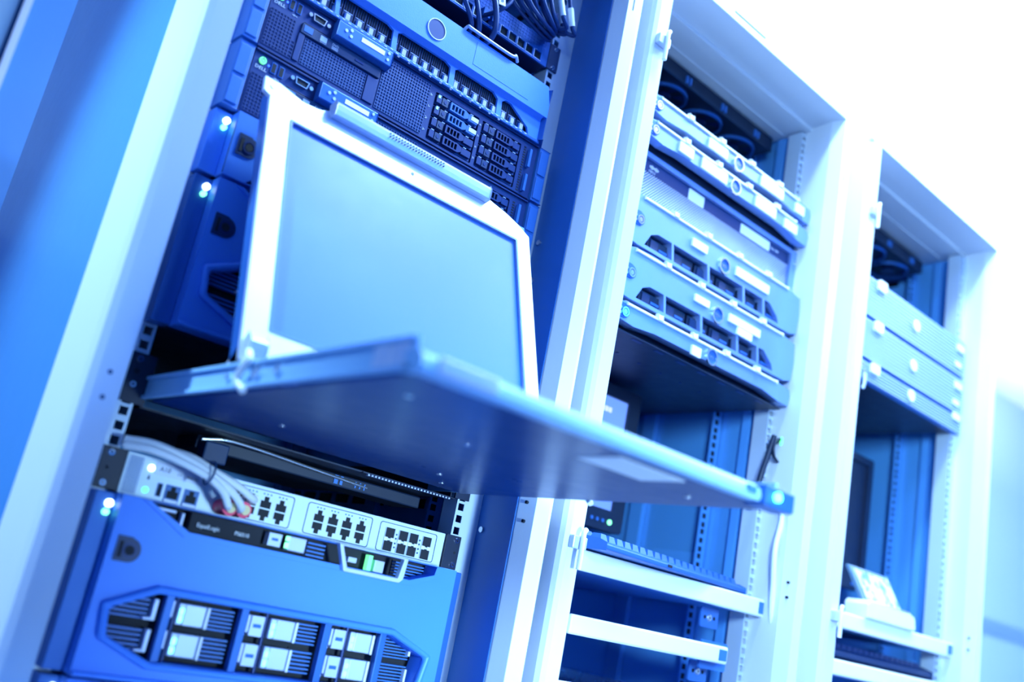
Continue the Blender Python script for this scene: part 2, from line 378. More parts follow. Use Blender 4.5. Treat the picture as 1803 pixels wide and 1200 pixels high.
# ------------------------------------------------------------------ 1) dark rack servers of the near cabinet
def rj45(b, x0, x1, z0, z1, y, m=1, up=True, depth=.5):
    w_ = (x1-x0)
    a, c = (z0, z1) if up else (z1, z0); s = 1 if up else -1; h = abs(z1-z0)
    pts = [(x0, a), (x1, a), (x1, a+s*h*.62), (x0+w_*.72, a+s*h*.62), (x0+w_*.72, c), (x0+w_*.28, c), (x0+w_*.28, a+s*h*.62), (x0, a+s*h*.62)]
    b.prism(pts, [], y-depth, y, m)
def dark_server(z0, label, front=-25.0):
    H = 88.0; y = front
    t = thing('rack_server', label, 'server', (0, 0, z0), 'dark two-unit servers above the open monitor')
    MB().box(14, 451, y+14, 560, 1, H-1).build('chassis', BLACK, t)
    # front plate with pockets
    b = MB()
    holes = [rrect(262, 340, 6, 76, 2), rrect(346, 420, 6, 76, 2)]
    b.prism([(14, 1.5), (451, 1.5), (451, H-1.5), (14, H-1.5)], holes, y, y+14)
    b.box(262, 420, y+12, y+13.9, 6, 76, 1)
    b.box(14, 451, y-3, y, H-3.5, H-1.5, 0); b.box(14, 451, y-1.2, y, 2, 3.6, 0)
    b.build('front_plate', [SERV, HOLE], t)
    MB().mesh(16, 50, 7, 56, 8, 11, .68, y-1, 0, 1).mesh(50, 56, 7, 30, 1, 5, .68, y-1, 0, 1).build('honeycomb_vent', [SERV, HOLE], t)
    MB().mesh(67, 157, 8, 43, 22, 9, .70, y-1, 0, 1).build('vent_mesh', [MESHM, HOLE], t)
    MB().mesh(177, 252, 7, 80, 18, 17, .70, y-1, 0, 1).build('vent_mesh', [MESHM, HOLE], t)
    # filler panel between
    b = MB().box(57, 65, y-2, y, 8, 45).box(158, 174, y-2, y, 8, 43).box(60, 175, y-1.5, y, 60.5, 61.5)
    b.build('filler_strip', SERV, t, .5)
    # optical drive
    b = MB().box(58, 174, y-3, y, 45.5, 59)
    od = b.build('optical_drive', DARK, t, .8)
    b = MB().box(61, 73, y-3.6, y-3, 49, 57, 0); b.box(84, 93, y-3.6, y-3, 49, 56, 1); b.box(84, 93, y-3.7, y-3.6, 47.2, 47.8, 1)
    txt(b, 'DVD', 101, 52, y-3.3, 3.2, 1); b.box(101, 110, y-3.5, y-3, 50.2, 50.8, 1); b.box(101, 110, y-3.5, y-3, 48.8, 49.4, 1); b.box(101, 110, y-3.5, y-3, 47.4, 48, 1)
    b.build('drive_label', [LATCH, TXT], od)
    MB().box(135, 148, y-3.8, y-3, 50, 53).build('eject_button', SERV, od, .4)
    # power button, maker mark, usb, vga
    b = MB().cyl((25, y-2.5, 75), 1, 4.2, 2.5, 20); pb = b.build('power_button', GREEN, t)
    MB().ring((25, y-2.8, 75), 2.6, 2.0, .4, 16).box(24.7, 25.3, y-2.9, y-2.5, 75, 79).build('power_symbol', INK, pb)
    b = MB(); txt(b, 'DELL', 17.5, 63.5, y-.8, 4.2, sq=1.15); b.build('maker_mark', TXT, t)
    MB().cyl((33.5, y-1, 73), 1, 1.3, 1, 10).build('indicator', BLED, t)
    for ux in (40, 50):
        MB().box(ux-3.4, ux+3.4, y-1.4, y, 66, 80, 0).box(ux-2.6, ux+2.6, y-1.7, y-1.3, 67, 79, 1).build('usb_port', [BEZD, HOLE], t, .3)
    b = MB(); txt(b, '\u2190', 44, 60.5, y-.5, 3.2); b.box(43, 50, y-.6, y, 61.5, 62); b.build('usb_symbol', TXT, t)
    b = MB(); b.prism([(68, 78), (87, 78), (85, 69), (70, 69)], [[(69.5, 77), (85.5, 77), (84, 70), (71, 70)]], y-3.5, y, 0)
    b.prism([(70.5, 76), (84.5, 76), (83.5, 71), (71.5, 71)], [], y-2.2, y, 1)
    b.cyl((64.5, y-3.4, 74), 1, 2.6, 3.4, 12, 0); b.cyl((90.5, y-3.4, 73), 1, 2.6, 3.4, 12, 0)
    b.build('display_port', [CHROME, HOLE], t)
    # lcd module
    b = MB().ext([(y, 60), (y-12, 63), (y-12, 84), (y, 87)], 0, 98, 181)
    lm = b.build('status_module', BEZD, t, 1.2)
    MB().box(133, 168, y-12.6, y-12, 73, 79).build('status_display', LCDON, lm)
    b = MB()
    for (dx, dz) in ((110, 75), (117, 79), (118, 71)): b.cyl((dx, y-13, dz), 1, 2.2, 1, 12)
    b.build('status_button', SILV, lm)
    for zz in (79, 70): MB().cyl((174, y-13.2, zz), 1, 2, 1.2, 12).build('status_button', SILV, lm)
    # drive carriers
    k = 0
    for c, (xa, xb) in enumerate(((263.5, 338.5), (347.5, 418.5))):
        for r in range(4):
            z1 = 75-r*17.2; z0_ = z1-16
            lit = (c == 0 and r < 2)
            b = MB()
            b.box(xa, xb, y+2, y+11, z0_+.6, z1-.6, 0)
            b.ext([(y+2, z0_+1.5), (y-2, z0_+3), (y-2, z1-3), (y+2, z1-1.5)], 0, xa+1, xa+9, 0)
            b.ext([(y+2, z0_+1.5), (y-2.5, z0_+2.5), (y-2.5, z1-3), (y+2, z1-1.5)], 0, xa+10, xa+20, 2)
            b.cyl((xa+15, y-3, (z0_+z1)/2), 1, 2.6, .8, 14, 0)
            b.prism([(xa+24, z0_+2), (xa+50, z0_+2), (xa+56, z0_+5), (xa+56, z1-5), (xa+50, z1-2), (xa+24, z1-2)],
                    [[(xa+27+j*5.6, z0_+4), (xa+31+j*5.6, z0_+4), (xa+31+j*5.6, z1-4), (xa+27+j*5.6, z1-4)] for j in range(4)], y-3, y+2, 3 if lit else 0)
            b.box(xa+26, xa+49, y+.5, y+1.5, z0_+3, z1-3, 1)
            b.box(xa+57, xb-2, y-2, y+2, z0_+3.5, z1-3.5, 3 if lit else 0)
            for j in range(5): b.box(xa+4+j*14, xa+9+j*14, y-.6, y+2.2, z1-1.4, z1-.5, 4)
            cobj = b.build('drive_carrier', [SERV, HOLE, DARK, LATCH, SILV], t)
            if lit:
                MB().box(xa+3, xa+6, y-2.8, y-2, z1-6, z1-3).build('drive_light', GREENB, cobj)
                MB().box(xb-14, xb-1, y-2.6, y-2, z0_+6, z1-4).build('drive_label', LABEL, cobj)
    b = MB()
    for r in range(4):
        txt(b, '%d\u25b8' % r, 253.5, 66-r*17.2, y-.5, 3.6); txt(b, '%d\u25b8' % (r+4), 341, 66-r*17.2, y-.5, 3.0)
    b.build('bay_number', TXT, t)
    b = MB()
    for r in range(18): b.box(426, 430, y-.4, y, 6+r*4, 8+r*4, 0)
    b.box(434, 438, y-6, y, 8, 34, 1); b.box(434, 438, y-6, y, 46, 74, 1); b.build('side_vent', [HOLE, LATCH], t)
    # ear latches
    for (xa, xb) in ((-9, 13), (452, 474)):
        b = MB().box(xa, xb, -3, 0, 1, H-1).ext([(xa+1, -3), (xa+2, -28), (xb-1, -28), (xb, -3)], 2, 2, H-2)
        e = b.build('ear_latch', LATCH, t, 1.2)
        MB().box(xa+3, xb-4, -30, -28, 6, H*.45).box(xa+3, xb-4, -30, -28, H*.5, H-7).build('latch_pad', LATCH, e, 1)
    return t
dark_server(437.5, 'upper dark server, its status module and drive bays fully visible below the silver-fronted array')
s2 = dark_server(349.5, 'lower dark server, half hidden behind the open console monitor')
s2.location.z = (437.5-0+ZB)*.001
bpy.data.objects['rack_server'].location.z = (525.7+ZB)*.001

# ------------------------------------------------------------------ 2) silver-fronted drive array under the switch
t = thing('disk_array', 'silver-fronted drive array with round badge and beige-tagged drives, below the cabled switch', 'disk array', (0, 0, 614))
H = 88.9; y = -38
MB().box(14, 451, -8, 560, 1, H-1).build('chassis', BLACK, t)
wins = [[(14, 34), (88, 34), (92, 5), (14, 5)], [(98, 5), (94, 34), (166, 34), (176, 30), (178, 5)], [(186, 5), (183, 30), (190, 34), (262, 34), (272, 30), (274, 5)],
        [(283, 5), (280, 30), (286, 34), (350, 34), (359, 28), (361, 5)], [(370, 5), (367, 28), (374, 33), (384, 33), (420, 14), (424, 5)]]
b = MB(); b.prism([(-6, 0), (440, 0), (446, 10), (446, 60), (438, 88), (-6, 88)], wins, y+8, y+12, 0)
b.prism([(-6, 40), (446, 40), (446, 60), (438, 88), (-6, 88)], [], y, y+8, 0)
b.ext([(y, 40), (y+8, 40), (y+8, 34)], 0, -6, 440, 0)
bz = b.build('bezel', BEZ, t)
b = MB(); b.ext([(446, y), (470, -6), (470, 0), (440, 0), (440, y+12)], 2, 4, 86); b.build('bezel_end', BEZD, t, 1)
b = MB().box(-6, 446, y+6, y+12, -1.5, 4); b.build('bezel_ledge', BEZD, t, 1)
MB().box(300, 405, y-.4, y, 48, 84).build('bezel_sticker', BEZ, bz)
MB().ring((232, y-1.6, 62), 15, 13.7, 1.6, 40).build('badge_ring', WHITE, bz)
MB().cyl((232, y-.8, 62), 1, 13.7, .8, 40).build('badge_disc', SERV, bz)
b = MB().tube([(276, y+4, 89), (279, y-1, 95), (286, y-4, 93), (355, y-4, 93), (365, y-4, 97), (374, y+2, 94)], 2.4, 8)
b.build('release_handle', SILV, bz)
b = MB()
for k in range(24):
    xx = 20+k*8.6
b = None
for k in range(23):
    xa = 16+k*17.6
    b = MB().box(xa, xa+16, y+14, -9, 5, 62, 0)
    for j in range(4): b.box(xa+2+j*3.4, xa+3.6+j*3.4, y+13.2, y+14, 20, 36, 1)
    b.box(xa+1, xa+14, y+13, y+14.2, 18.3, 19, 2)
    c = b.build('drive_carrier', [DARK, HOLE, SILV], t)
    MB().box(xa+4, xa+10, y+9.5, y+14, 6.5, 15).box(xa+2.6, xa+4, y+10.5, y+14, 6.5, 15, 1).build('drive_tag', [BEIGE, LATCH], c)
b = MB()
for k in range(9, 21): txt(b, str(k), 20+(k-0)*17.6-8, -4.5+1, y+5.2, 2.6)
for k in range(44): b.box(20+k*9.2, 24+k*9.2, y+5.6, y+6, .5+(k % 2), 1.6+(k % 2))
b.build('bay_number', TXT, t)

# ------------------------------------------------------------------ 3) switch with patch cables
t = thing('network_switch', 'dark one-unit network switch with patch cables, top of the near cabinet', 'network switch', (0, 0, 755.65))
H = U
MB().box(12, 453, 2, 330, 1, H-1).build('chassis', DARK, t, .5)
b = MB(); holes = [rrect(30+k*17.2, 43.5+k*17.2, 5, 18, .8, 1) for k in range(24)]
b.prism([(12, 1), (453, 1), (453, H-1), (12, H-1)], holes, -1.5, 2, 0)
for k in range(24):
    xa = 30+k*17.2
    b.box(xa, xa+13.5, 1.2, 2, 5, 18, 1); b.box(xa-.8, xa+14.3, -2.2, -1.5, 3.6, 5, 2)
    b.box(xa-1.4, xa, -2.2, -1.5, 5, 18, 2); b.box(xa+2, xa+4, -2.2, -1.5, 18.2, 19.2, 2)
b.build('port_panel', [BEZD, HOLE, SILV], t)
MB().mesh(30, 446, 22, 42, 72, 4, .6, -2, 0, 1).build('vent_mesh', [BEZD, HOLE], t)
for xa, xc in ((-9, 0), (453, 465)):
    b = MB().box(xa, xa+21, -3, 0, 1, H-1, 0); screw(b, xc, -3, 38.1, 3.8, 1, 2); screw(b, xc, -3, 6.35, 3.8, 1, 2)
    b.build('mounting_ear', [DARK, CHROME, INK], t, .5)
# little port covers
for k, px in enumerate((315, 332)): tag(MB((0, 0, ZB+755.65)).box(px, px+13, -12, -1.6, 6, 20).build('port_cover', BEZD, None, 1), ('left' if k == 0 else 'right')+' small blank port cover plugged into the dark switch', 'port cover')
ords = ['first', 'second', 'third', 'fourth', 'fifth', 'sixth', 'seventh', 'eighth', 'ninth', 'tenth', 'eleventh']
def cable(name, pts, r, m, label, cat, group=None, parts=()):
    o0 = pts[0]; t = thing(name, label, cat, o0, group)
    b = MB(); b.tube([(p[0]-o0[0], p[1]-o0[1], p[2]-o0[2]) for p in pts], r); b.build('sheath', m, t)
    for pn, bb, mm in parts: bb.build(pn, mm, t)
    return t
Z7 = 755.65
ends = [(352, 0), (369, 1), (386, 2), (403, 3), (420, 4), (437, 5)]
n_ = 0
for i in range(11):
    x0 = 292+i*14.5; dy = -30-7*(i % 3)
    pts = [(x0, dy-2, Z7+118), (x0+8, dy-6, Z7+84), (x0+16+(10-i)*1.2, dy-8, Z7+56), (x0+26+(10-i)*3.2, dy-4, Z7+36+i*1.2), (425+i*1.4, dy+10, Z7+30+i*2.2), (443+i*.8, -12, Z7+48+i*2.5), (446+i*.8, -8, Z7+90)]
    parts = []
    if i in (8, 9, 10):
        q = pts[2]; e = pts[1]; bb = MB(); bb.tube([(q[0]-pts[0][0], q[1]-pts[0][1], q[2]-pts[0][2]), (e[0]-pts[0][0], e[1]-pts[0][1], e[2]-pts[0][2])], 4.6); parts = [('cable_tag', bb, LABEL)]
    cable('patch_cable', pts, 3.3, BCAB, '%s from the left of the blue-grey patch cables looping down toward the switch ear' % ords[i], 'cable', 'patch cables looping in front of the switch', parts)
cable('patch_cable', [(262, -3, Z7+52), (268, -34, Z7+30), (285, -42, Z7-14), (300, -34, Z7-38), (309, -16, Z7-50)], 3.6, BCAB, 'blue-grey patch cable hanging in front of the gap above the silver array, its outer loop', 'cable')
cable('patch_cable', [(300, -3, Z7+50), (306, -40, Z7+22), (318, -44, Z7-16), (322, -36, Z7-38), (318, -16, Z7-50)], 4.2, BCAB, 'thick pale-edged patch cable hanging lowest toward the silver array handle', 'cable')
cable('patch_cable', [(228, -3, Z7+48), (240, -40, Z7+10), (262, -42, Z7-16), (286, -34, Z7-36), (294, -16, Z7-50)], 3.4, BCAB, 'leftmost thin patch cable looping down over the gap above the silver array', 'cable')
bb = MB(); bb.box(-6, 6, -1, 1, 2, 28, 0); txt(bb, '02', 2.6, 6, -1.3, 5, 1, tilt=math.pi/2)
ct = cable('patch_cable', [(318, -5, Z7+8), (322, -36, Z7+6), (336, -44, Z7+30), (330, -40, Z7+60), (318, -30, Z7+100)], 3.3, BCAB, 'patch cable carrying a white tag marked 02, plugged into the switch', 'cable', None)
lb = bb.build('cable_tag', [LABEL, INK], ct); lb.location = (0.002, -0.042, 0.0); lb.rotation_euler = (0, math.radians(-14), 0)

# ------------------------------------------------------------------ 4) grey storage arrays (4U and 2U) at left and bottom of the near cabinet
def storage_array(z0, H, label, two=False):
    t = thing('storage_array', label, 'storage array', (0, 0, z0), 'grey storage arrays of the near cabinet')
    y = -40
    MB().box(14, 451, -3, 560, 2, H-2).build('chassis', BLACK, t)
    if two:
        holes = [[(40, 0.5), (56, 14), (400, 14), (420, 0.5)]]
    else:
        holes = [[(29, 68), (33, 42), (84, 22), (392, 22), (414, 36), (420, 66), (366, 86), (74, 88)], [(40, H-.5), (88, H-25), (376, H-25), (414, H-12), (416, H-.5)]]
        holes[1] = [(40, H-2.5), (88, H-25), (376, H-25), (412, H-13), (414, H-2.5)]
    if two: holes = [[(40, 2.5), (56, 16), (400, 16), (420, 2.5)]]
    b = MB(); b.prism([(12, 1.5), (448, 1.5), (448, H-1.5), (12, H-1.5)], holes, y, y+22, 0)
    bz = b.build('bezel', BEZ, t)
    b = MB().box(-9, 12, -22, -1, 2, H-2, 0).build('side_ear', BEZD if not two else BEZ, t, 1)
    MB().box(449, 473, -20, -1, 2, H-2).build('side_ear', BEZD, t, 1)
    # raised rim of the lower window
    if not two:
        outer = [(20, 72), (25, 38), (80, 15), (395, 15), (422, 31), (430, 70), (368, 94), (72, 96)]
        b = MB(); b.prism(outer, [holes[0]], y-9, y, 0); b.build('window_rim', BEZ, bz, 4, 3)
        b = MB()
        rimt = [(32, H-2.5), (84, H-31), (380, H-31), (420, H-15), (423, H-2.5)]
        b.prism(rimt, [[(40, H-2.6)]+holes[1][1:4]+[(414, H-2.6)]], y-3, y, 0); b.build('window_rim', BEZ, bz, .8)
    # lock plate
    kz = H-54 if not two else 42
    pts = [(19, kz-12), (19, kz+13), (34, kz+13)] + [(33+12*math.cos(math.radians(a)), kz+12*math.sin(math.radians(a))) for a in range(80, -100, -15)]
    b = MB(); b.prism(pts, [], y-1.5, y, 0); b.ring((33, y-2.6, kz), 7.5, 5.6, 1.2, 20, 1); b.cyl((33, y-2.4, kz), 1, 4.6, 1, 16, 2); b.box(22, 25.5, y-2.2, y-1.5, kz-8, kz+8, 2)
    b.build('lock_plate', [DARK, SERV, HOLE], bz)
    zl = H-13
    b = MB().cyl((6, -26, zl), 1, 4, 4, 14); b.build('status_light', WLED, t)
    MB().cyl((5, -26, zl-9), 1, 3.2, 4, 14).build('status_light', GREENB, t)
    if two: MB().box(11.5, 12.3, y-.2, y, 2, H-14).build('seam', HOLE, t)
    if two:
        return t
    # window contents
    yb = y+18
    def louvre(xa, xb, za, zb, n, nm='vent'):
        b = MB().box(xa, xb, yb+6, yb+8, za, zb, 1)
        st = (zb-za)/n
        for k in range(n): b.box(xa, xb, yb-2, yb+6, za+k*st, za+k*st+st*.42, 0)
        return b.build('vent_louvre', [LATCH, HOLE], t)
    rows = ((58.5, 85), (27, 55))
    def block(xa, za, zb, wide=True):
        b = MB().box(xa+7, xa+30, yb-9, yb+4, za+2, zb-3, 0).box(xa, xa+7, yb-8.6, yb+4, za+2, zb-3, 0).box(xa+32, xa+35.5, yb-8, yb+4, za+1, zb-3, 1)
        o = b.build('drive_module', [SILV, WHITE], t, 1)
        MB().box(xa+1.5, xa+6, yb-9.6, yb-8.6, za+5, za+11).box(xa+1.5, xa+6, yb-9.6, yb-8.6, zb-14, zb-8).build('drive_light', GREENB, o, 1)
    def caddy(xa, za, zb):
        b = MB().box(xa+5, xa+21, yb-9, yb+4, za+2, zb-3, 0).box(xa+8, xa+18, yb-9.3, yb-8.6, za+11, za+15, 1)
        b.box(xa+1, xa+4, yb-8, yb+4, za+5, zb-3, 0); b.box(xa-4, xa+1, yb-8, yb+4, za+1, za+4, 0)
        b.build('drive_handle', [SILV, BEZD], t, .8)
    MB().box(26, 422, yb+8, yb+12, 18, 92, 0).box(36, 418, yb+8, yb+12, H-28, H-3, 0).build('cage_back', HOLE, t)
    for (za, zb) in rows:
        louvre(30, 76, za+2, zb-2, 5)
        b = MB().box(78, 83, yb-8, yb+2, za+3, zb-3, 0).box(70, 83, yb-8, yb+2, za+2, za+5, 0).build('guard_bracket', SILV, t, 1)
        MB().box(98, 101, yb-6, yb+2, za+8, zb-2).box(96, 98.5, yb-6, yb+2, za+3, za+9).build('guard_bracket', SILV, t, .5)
        block(105, za, zb); louvre(142, 171, za+1, zb-1, 6)
        caddy(184, za, zb); block(213, za, zb); louvre(250, 277, za+1, zb-1, 6)
        caddy(291, za, zb); block(319, za, zb, False)
        louvre(370, 412, za+1, zb-1, 7)
        MB().box(408, 411, yb-7, yb, za+6, zb-6).build('guard_bracket', WHITE, t, .5)
    for xa in (91, 177, 283, 361): MB().box(xa-4, xa+5, yb-14, yb-4, 16, 90).build('window_pillar', BEZD, t, 1)
    for xa in (103.5, 209, 316): MB().cyl((xa, yb-3, 20), 2, 2.2, 68, 10).build('divider_bar', SERV, t)
    # upper window: plate with lettering, handles
    b = MB().box(88, 172, yb-15, yb-6, H-24, H-4, 0); txt(b, 'EqualLogic', 96, H-17.5, yb-15.3, 4.4, 1); txt(b, 'PS6510', 140, H-17.5, yb-15.3, 4.2, 1)
    b.build('name_plate', [HOLE, TXT], t)
    b = MB().box(44, 86, yb+2, yb+4, H-24, H-3, 1).box(52, 74, yb-8, yb-4, H-9, H-6, 0).box(80, 83, yb-10, yb-2, H-20, H-7, 0); b.build('guard_bracket', [SILV, HOLE], t, .6)
    b = MB().box(184, 200, yb-9, yb+2, H-20, H-6, 0).box(188, 196, yb-9.3, yb-9, H-14, H-11, 1); b.build('drive_handle', [SILV, BEZD], t, .8)
    b = MB().box(210, 232, yb-9, yb+2, H-21, H-5); o = b.build('drive_module', SILV, t, 1)
    MB().box(207, 210, yb-9.4, yb-5, H-19, H-13).box(207, 210, yb-9.4, yb-5, H-11, H-6).build('drive_light', GREENB, o)
    louvre(238, 262, H-22, H-4, 4); louvre(364, 408, H-22, H-4, 5)
    b = MB(); b.prism([(264, H-1), (277, H-31), (357, H-31), (362, H-26), (364, H-1)], [[(270, H-3), (281, H-26), (354, H-26), (358, H-3)]], y-10, y-2)
    b.build('pull_handle', SILV, t, 1)
    b = MB().box(292, 304, yb-8, yb, H-19, H-13, 0).box(320, 326, yb-8, yb, H-24, H-6, 1).box(330, 344, yb-8, yb, H-24, H-10, 0); b.build('service_port', [SILV, GREEN], t, .5)
    b = MB().box(12, 448, y-6, y, 1.5, 6); b.build('bottom_lip', BEZ, bz, 1.5)
    return t
storage_array(-4*U, 4*U, 'large grey storage array at the bottom, under the white appliance, its drive window fully visible')
storage_array(-8*U, 4*U, 'grey storage array lowest in the near cabinet, only its top left corner in view')
storage_array(4*U, 4*U-2, 'tall grey storage array half hidden behind the open monitor, above the tray')
storage_array(8*U, 2*U-8, 'short grey storage array with a seam and lock plate, left of the monitor top corner', True)

# ------------------------------------------------------------------ 5) white appliance with ports
t = thing('network_appliance', 'white one-unit appliance with rows of square ports and black ears', 'network appliance', (0, 0, 0))
H = 43.5
MB().box(20, 448, 6, 420, -1, H-.5).build('chassis', SILV, t, .8)
b = MB()
holes = []
P2 = [x0+k*w_ for x0, w_ in ((146, 19.2), (251, 20.6)) for k in range(4)]
b.prism([(18, -1), (449, -1), (449, H), (18, H)], holes, 0, 6, 0)
fp = b.build('face_plate', FACEW, t, .8)
MB().mesh(21, 36, 2, 41, 5, 20, .7, -.6, 0, 1).build('vent_mesh', [LATCH, HOLE], t)
MB().cyl((46, -1.5, 32.5), 1, 3.4, 1.5, 18).build('power_light', WLED, t)
MB().cyl((46, -1.5, 9), 1, 3.2, 1.5, 18).build('status_light', GREEN, t)
b = MB().prism(rrect(50, 112, 27, 41, 3), [], -.8, 0, 0); txt(b, 'A10', 55, 31.5, -1, 5.2, 1); txt(b, 'CV', 75, 31, -1, 3, 1); txt(b, '4000AC-SC2', 86, 30.5, -1, 3, 1, sq=.62)
b.cyl((46, -.4, 21.5), 1, 1.4, .4, 10, 1); b.box(45.3, 46.7, -.4, 0, 22, 25, 1)
b.build('name_strip', [SILV, INK], t)
MB().box(57.5, 63.5, -1, 0, 5, 19.5, 0).box(58.6, 62.4, -1.3, -1, 6, 18.5, 1).build('usb_port', [LATCH, HOLE], t)
for xa in (67, 88):
    b = MB().prism(rrect(xa, xa+17, 1, 20, 1), [], -1, 0, 0); rj45(b, xa+2.5, xa+14.5, 6, 18.5, -1, 1, True); b.box(xa+1, xa+16, -1.8, -1, 1.5, 4.6, 2)
    b.build('service_port', [LATCH, HOLE, SILV], t)
def ring_frame(x0, x1, z0, z1):
    b = MB().prism(rrect(x0, x1, z0, z1, 3.5), [rrect(x0+.9, x1-.9, z0+.9, z1-.9, 3)], -.5, 0, 0)
    b.build('port_group_outline', INK, t)
ring_frame(135, 221, 3.2, 40); ring_frame(239.5, 333, 3, 40); ring_frame(345, 436, 3, 39.5)
for xs in ((141, 160, 179, 199), (251, 271, 291, 311.5)):
    for x0 in xs:
        for up, (za, zb) in ((True, (20, 33)), (False, (5.5, 18.5))):
            b = MB(); rj45(b, x0, x0+13.2, za, zb, 0, 1, up, .6); b.build('ethernet_port', [INK, HOLE], t)
        MB().box(x0+1, x0+3, -.4, 0, 35, 36.6).box(x0+5.4, x0+7.4, -.4, 0, 35, 36.6).box(x0+10, x0+12, -.4, 0, 35, 36.6).build('port_mark', LATCH, t)
for x0 in (355, 376, 392.5, 414):
    for za in (20.5, 5):
        MB().box(x0, x0+13.5, -.8, 0, za, za+13, 1).box(x0-.7, x0, -1.2, 0, za, za+13, 0).box(x0+13.5, x0+14.2, -1.2, 0, za, za+13, 0).build('fibre_port', [SILV, HOLE], t)
    MB().box(x0-1, x0+4.5, -1.6, 0, 17, 21.5).box(x0+9, x0+14.5, -1.6, 0, 17, 21.5).box(x0+4.5, x0+9, -1.2, 0, 18.5, 20).build('port_clip', WHITE, t)
b = MB()
for xx in (372.6, 409.8):
    for zz in (11, 16, 22, 27): b.cyl((xx, -.4, zz), 1, 1.3, .4, 10)
b.build('port_light', INK, t)
for xa, xb, xc in ((-9, 17, 0), (450, 474, 467)):
    b = MB().box(xa, xb, -3, 0, .5, H+.5, 0); screw(b, xc, -3, 38.1, 4.2, 1, 2); screw(b, xc, -3, 6.35, 4.2, 1, 2); b.cyl((xc, -3.3, 22.2), 1, 1.8, .4, 10, 2)
    b.build('mounting_ear', [BLACK, CHROME, HOLE], t, .8)

# white patch cables with red and yellow ends
cg = [('front', [(2, -30, 46), (25, -44, 47), (60, -46, 42), (92, -44, 34), (112, -42, 24), (124, -36, 12), (130, -24, 10), (133, -8, 11)], (141.5, 12), RED),
      ('middle', [(2, -25, 52), (28, -40, 53), (64, -44, 47), (95, -42, 38), (122, -42, 26), (138, -38, 14), (144, -26, 10), (150, -8, 12)], (160, 12), RED),
      ('rear', [(3, -20, 49), (30, -34, 50), (66, -40, 50), (98, -38, 42), (130, -38, 33), (148, -34, 26), (158, -24, 24), (165, -8, 26)], (166, 26), YEL)]
for nm, pts, (ex, ez), mm in cg:
    pp = pts
    o0 = pp[0]
    tc_ = thing('patch_cable', {'front': 'thick white patch cable with a red plug, the lowest of the three over the appliance',
                                'middle': 'white patch cable with a red plug, second of the three over the appliance',
                                'rear': 'white patch cable running highest over the appliance to an upper port'}[nm], 'cable', o0, 'white patch cables over the appliance')
    MB((-o0[0], -o0[1], -o0[2])).tube(pp, 4.3, 12).build('sheath', WCAB, tc_)
    e = pp[-1]; q = pp[-2]
    if mm is RED:
        bb = MB((-o0[0], -o0[1], -o0[2])); bb.cyl((e[0]-1, -26, e[2]-1), 1, 9, 25.4, 16, 0, 8.5)
        bb.build('plug_boot', RED, tc_, 1)
        MB((-o0[0], -o0[1], -o0[2])).cyl((e[0]-1, -30, e[2]-1), 1, 5.6, 4.2, 14).build('plug_collar', YEL, tc_)
    else: MB((-o0[0], -o0[1], -o0[2])).box(e[0]-5, e[0]+5, -12, -1, e[2]-5, e[2]+5).build('plug', WHITE, tc_, 1)
b = MB(); ct = []
for k in range(17):
    a = 2*math.pi*k/16; ct.append((-.5+(1.5*math.sin(a)), -1+10.5*math.cos(a), 12.5*math.sin(a)))
b.tube(ct, 1.3, 8, 0, 2)
o = b.build('cable_tie', INK); o.location = (.092, -.0425, (38.5+ZB)*.001); tag(o, 'dark cable tie around the white patch cables in front of the appliance', 'cable tie')

# ------------------------------------------------------------------ 6) console drawer with fold-up monitor
t = thing('console_drawer', 'pulled-out console tray with a raised flat monitor, crossing in front of the cabinets', 'console', (0, 0, 88.9))
D = (0, 0, -88.9)
b = MB(D).box(16, 450, 6, 430, 91, 93).box(16, 18, 6, 430, 91, 131).box(448, 450, 6, 430, 91, 131).box(16, 450, 426, 430, 91, 131)
b.build('fixed_housing', BLACK, t)
b = MB(D)
for k in range(26): b.box(312+k*5.2, 314.4+k*5.2, 1.0, 6.2, 88.6, 90.6, 0)
b.box(305, 452, 2, 10, 90.6, 92, 1); b.build('perforated_edge', [SILV, BLACK], t)
for xa, xb, xc in ((-9, 18, 0), (450, 474, 465)):
    b = MB(D).box(xa, xb, -3, 0, 92, 146 if xc == 0 else 124, 0)
    for zz in ((111.5, 139.5) if xc == 0 else (111.1,)): screw(b, xc+ (0 if xc == 0 else 2), -3, zz, 4.2, 1, 2)
    if xc == 0: b.cyl((0, -3.4, 126), 1, 3, .5, 12, 2)
    b.build('mounting_ear', [BLACK, CHROME, HOLE], t, .8)
# slides
for sgn, xa in ((-1, 17), (1, 447)):
    s_ = -1 if sgn < 0 else 1
    b = MB(D).box(xa, xa+2*s_, -495, 60, 99, 124, 0)
    b.box(xa+2*s_, xa+5*s_, -495, 40, 120, 124, 0).box(xa+2*s_, xa+5*s_, -495, 40, 99, 103, 0)
    sl = b.build('slide', SLIDEM, t, .8)
    b = MB(D)
    for yy in (-455, -478): b.ext([(yy-9, 104), (yy+9, 104), (yy+9, 119), (yy-9, 119)], 0, xa+1.8*s_, xa+4*s_)
    b.build('slide_stop', SILV, sl, 1.5)
    MB(D).tube([(xa+6*s_, -240, 132), (xa+9*s_, -250, 122), (xa+9*s_, -238, 106), (xa+6*s_, -250, 95)], 3.4, 10).build('release_clip', WHITE, sl)
    b = MB(D).cyl((xa+(2 if s_ > 0 else -5), -262, 112), 0, 6, 3, 16).cyl((xa+(2 if s_ > 0 else -5), -300, 112), 0, 4.5, 3, 16).cyl((xa+(2 if s_ > 0 else -5), -205, 111), 0, 3, 3, 12)
    b.build('slide_rivet', CHROME, sl)
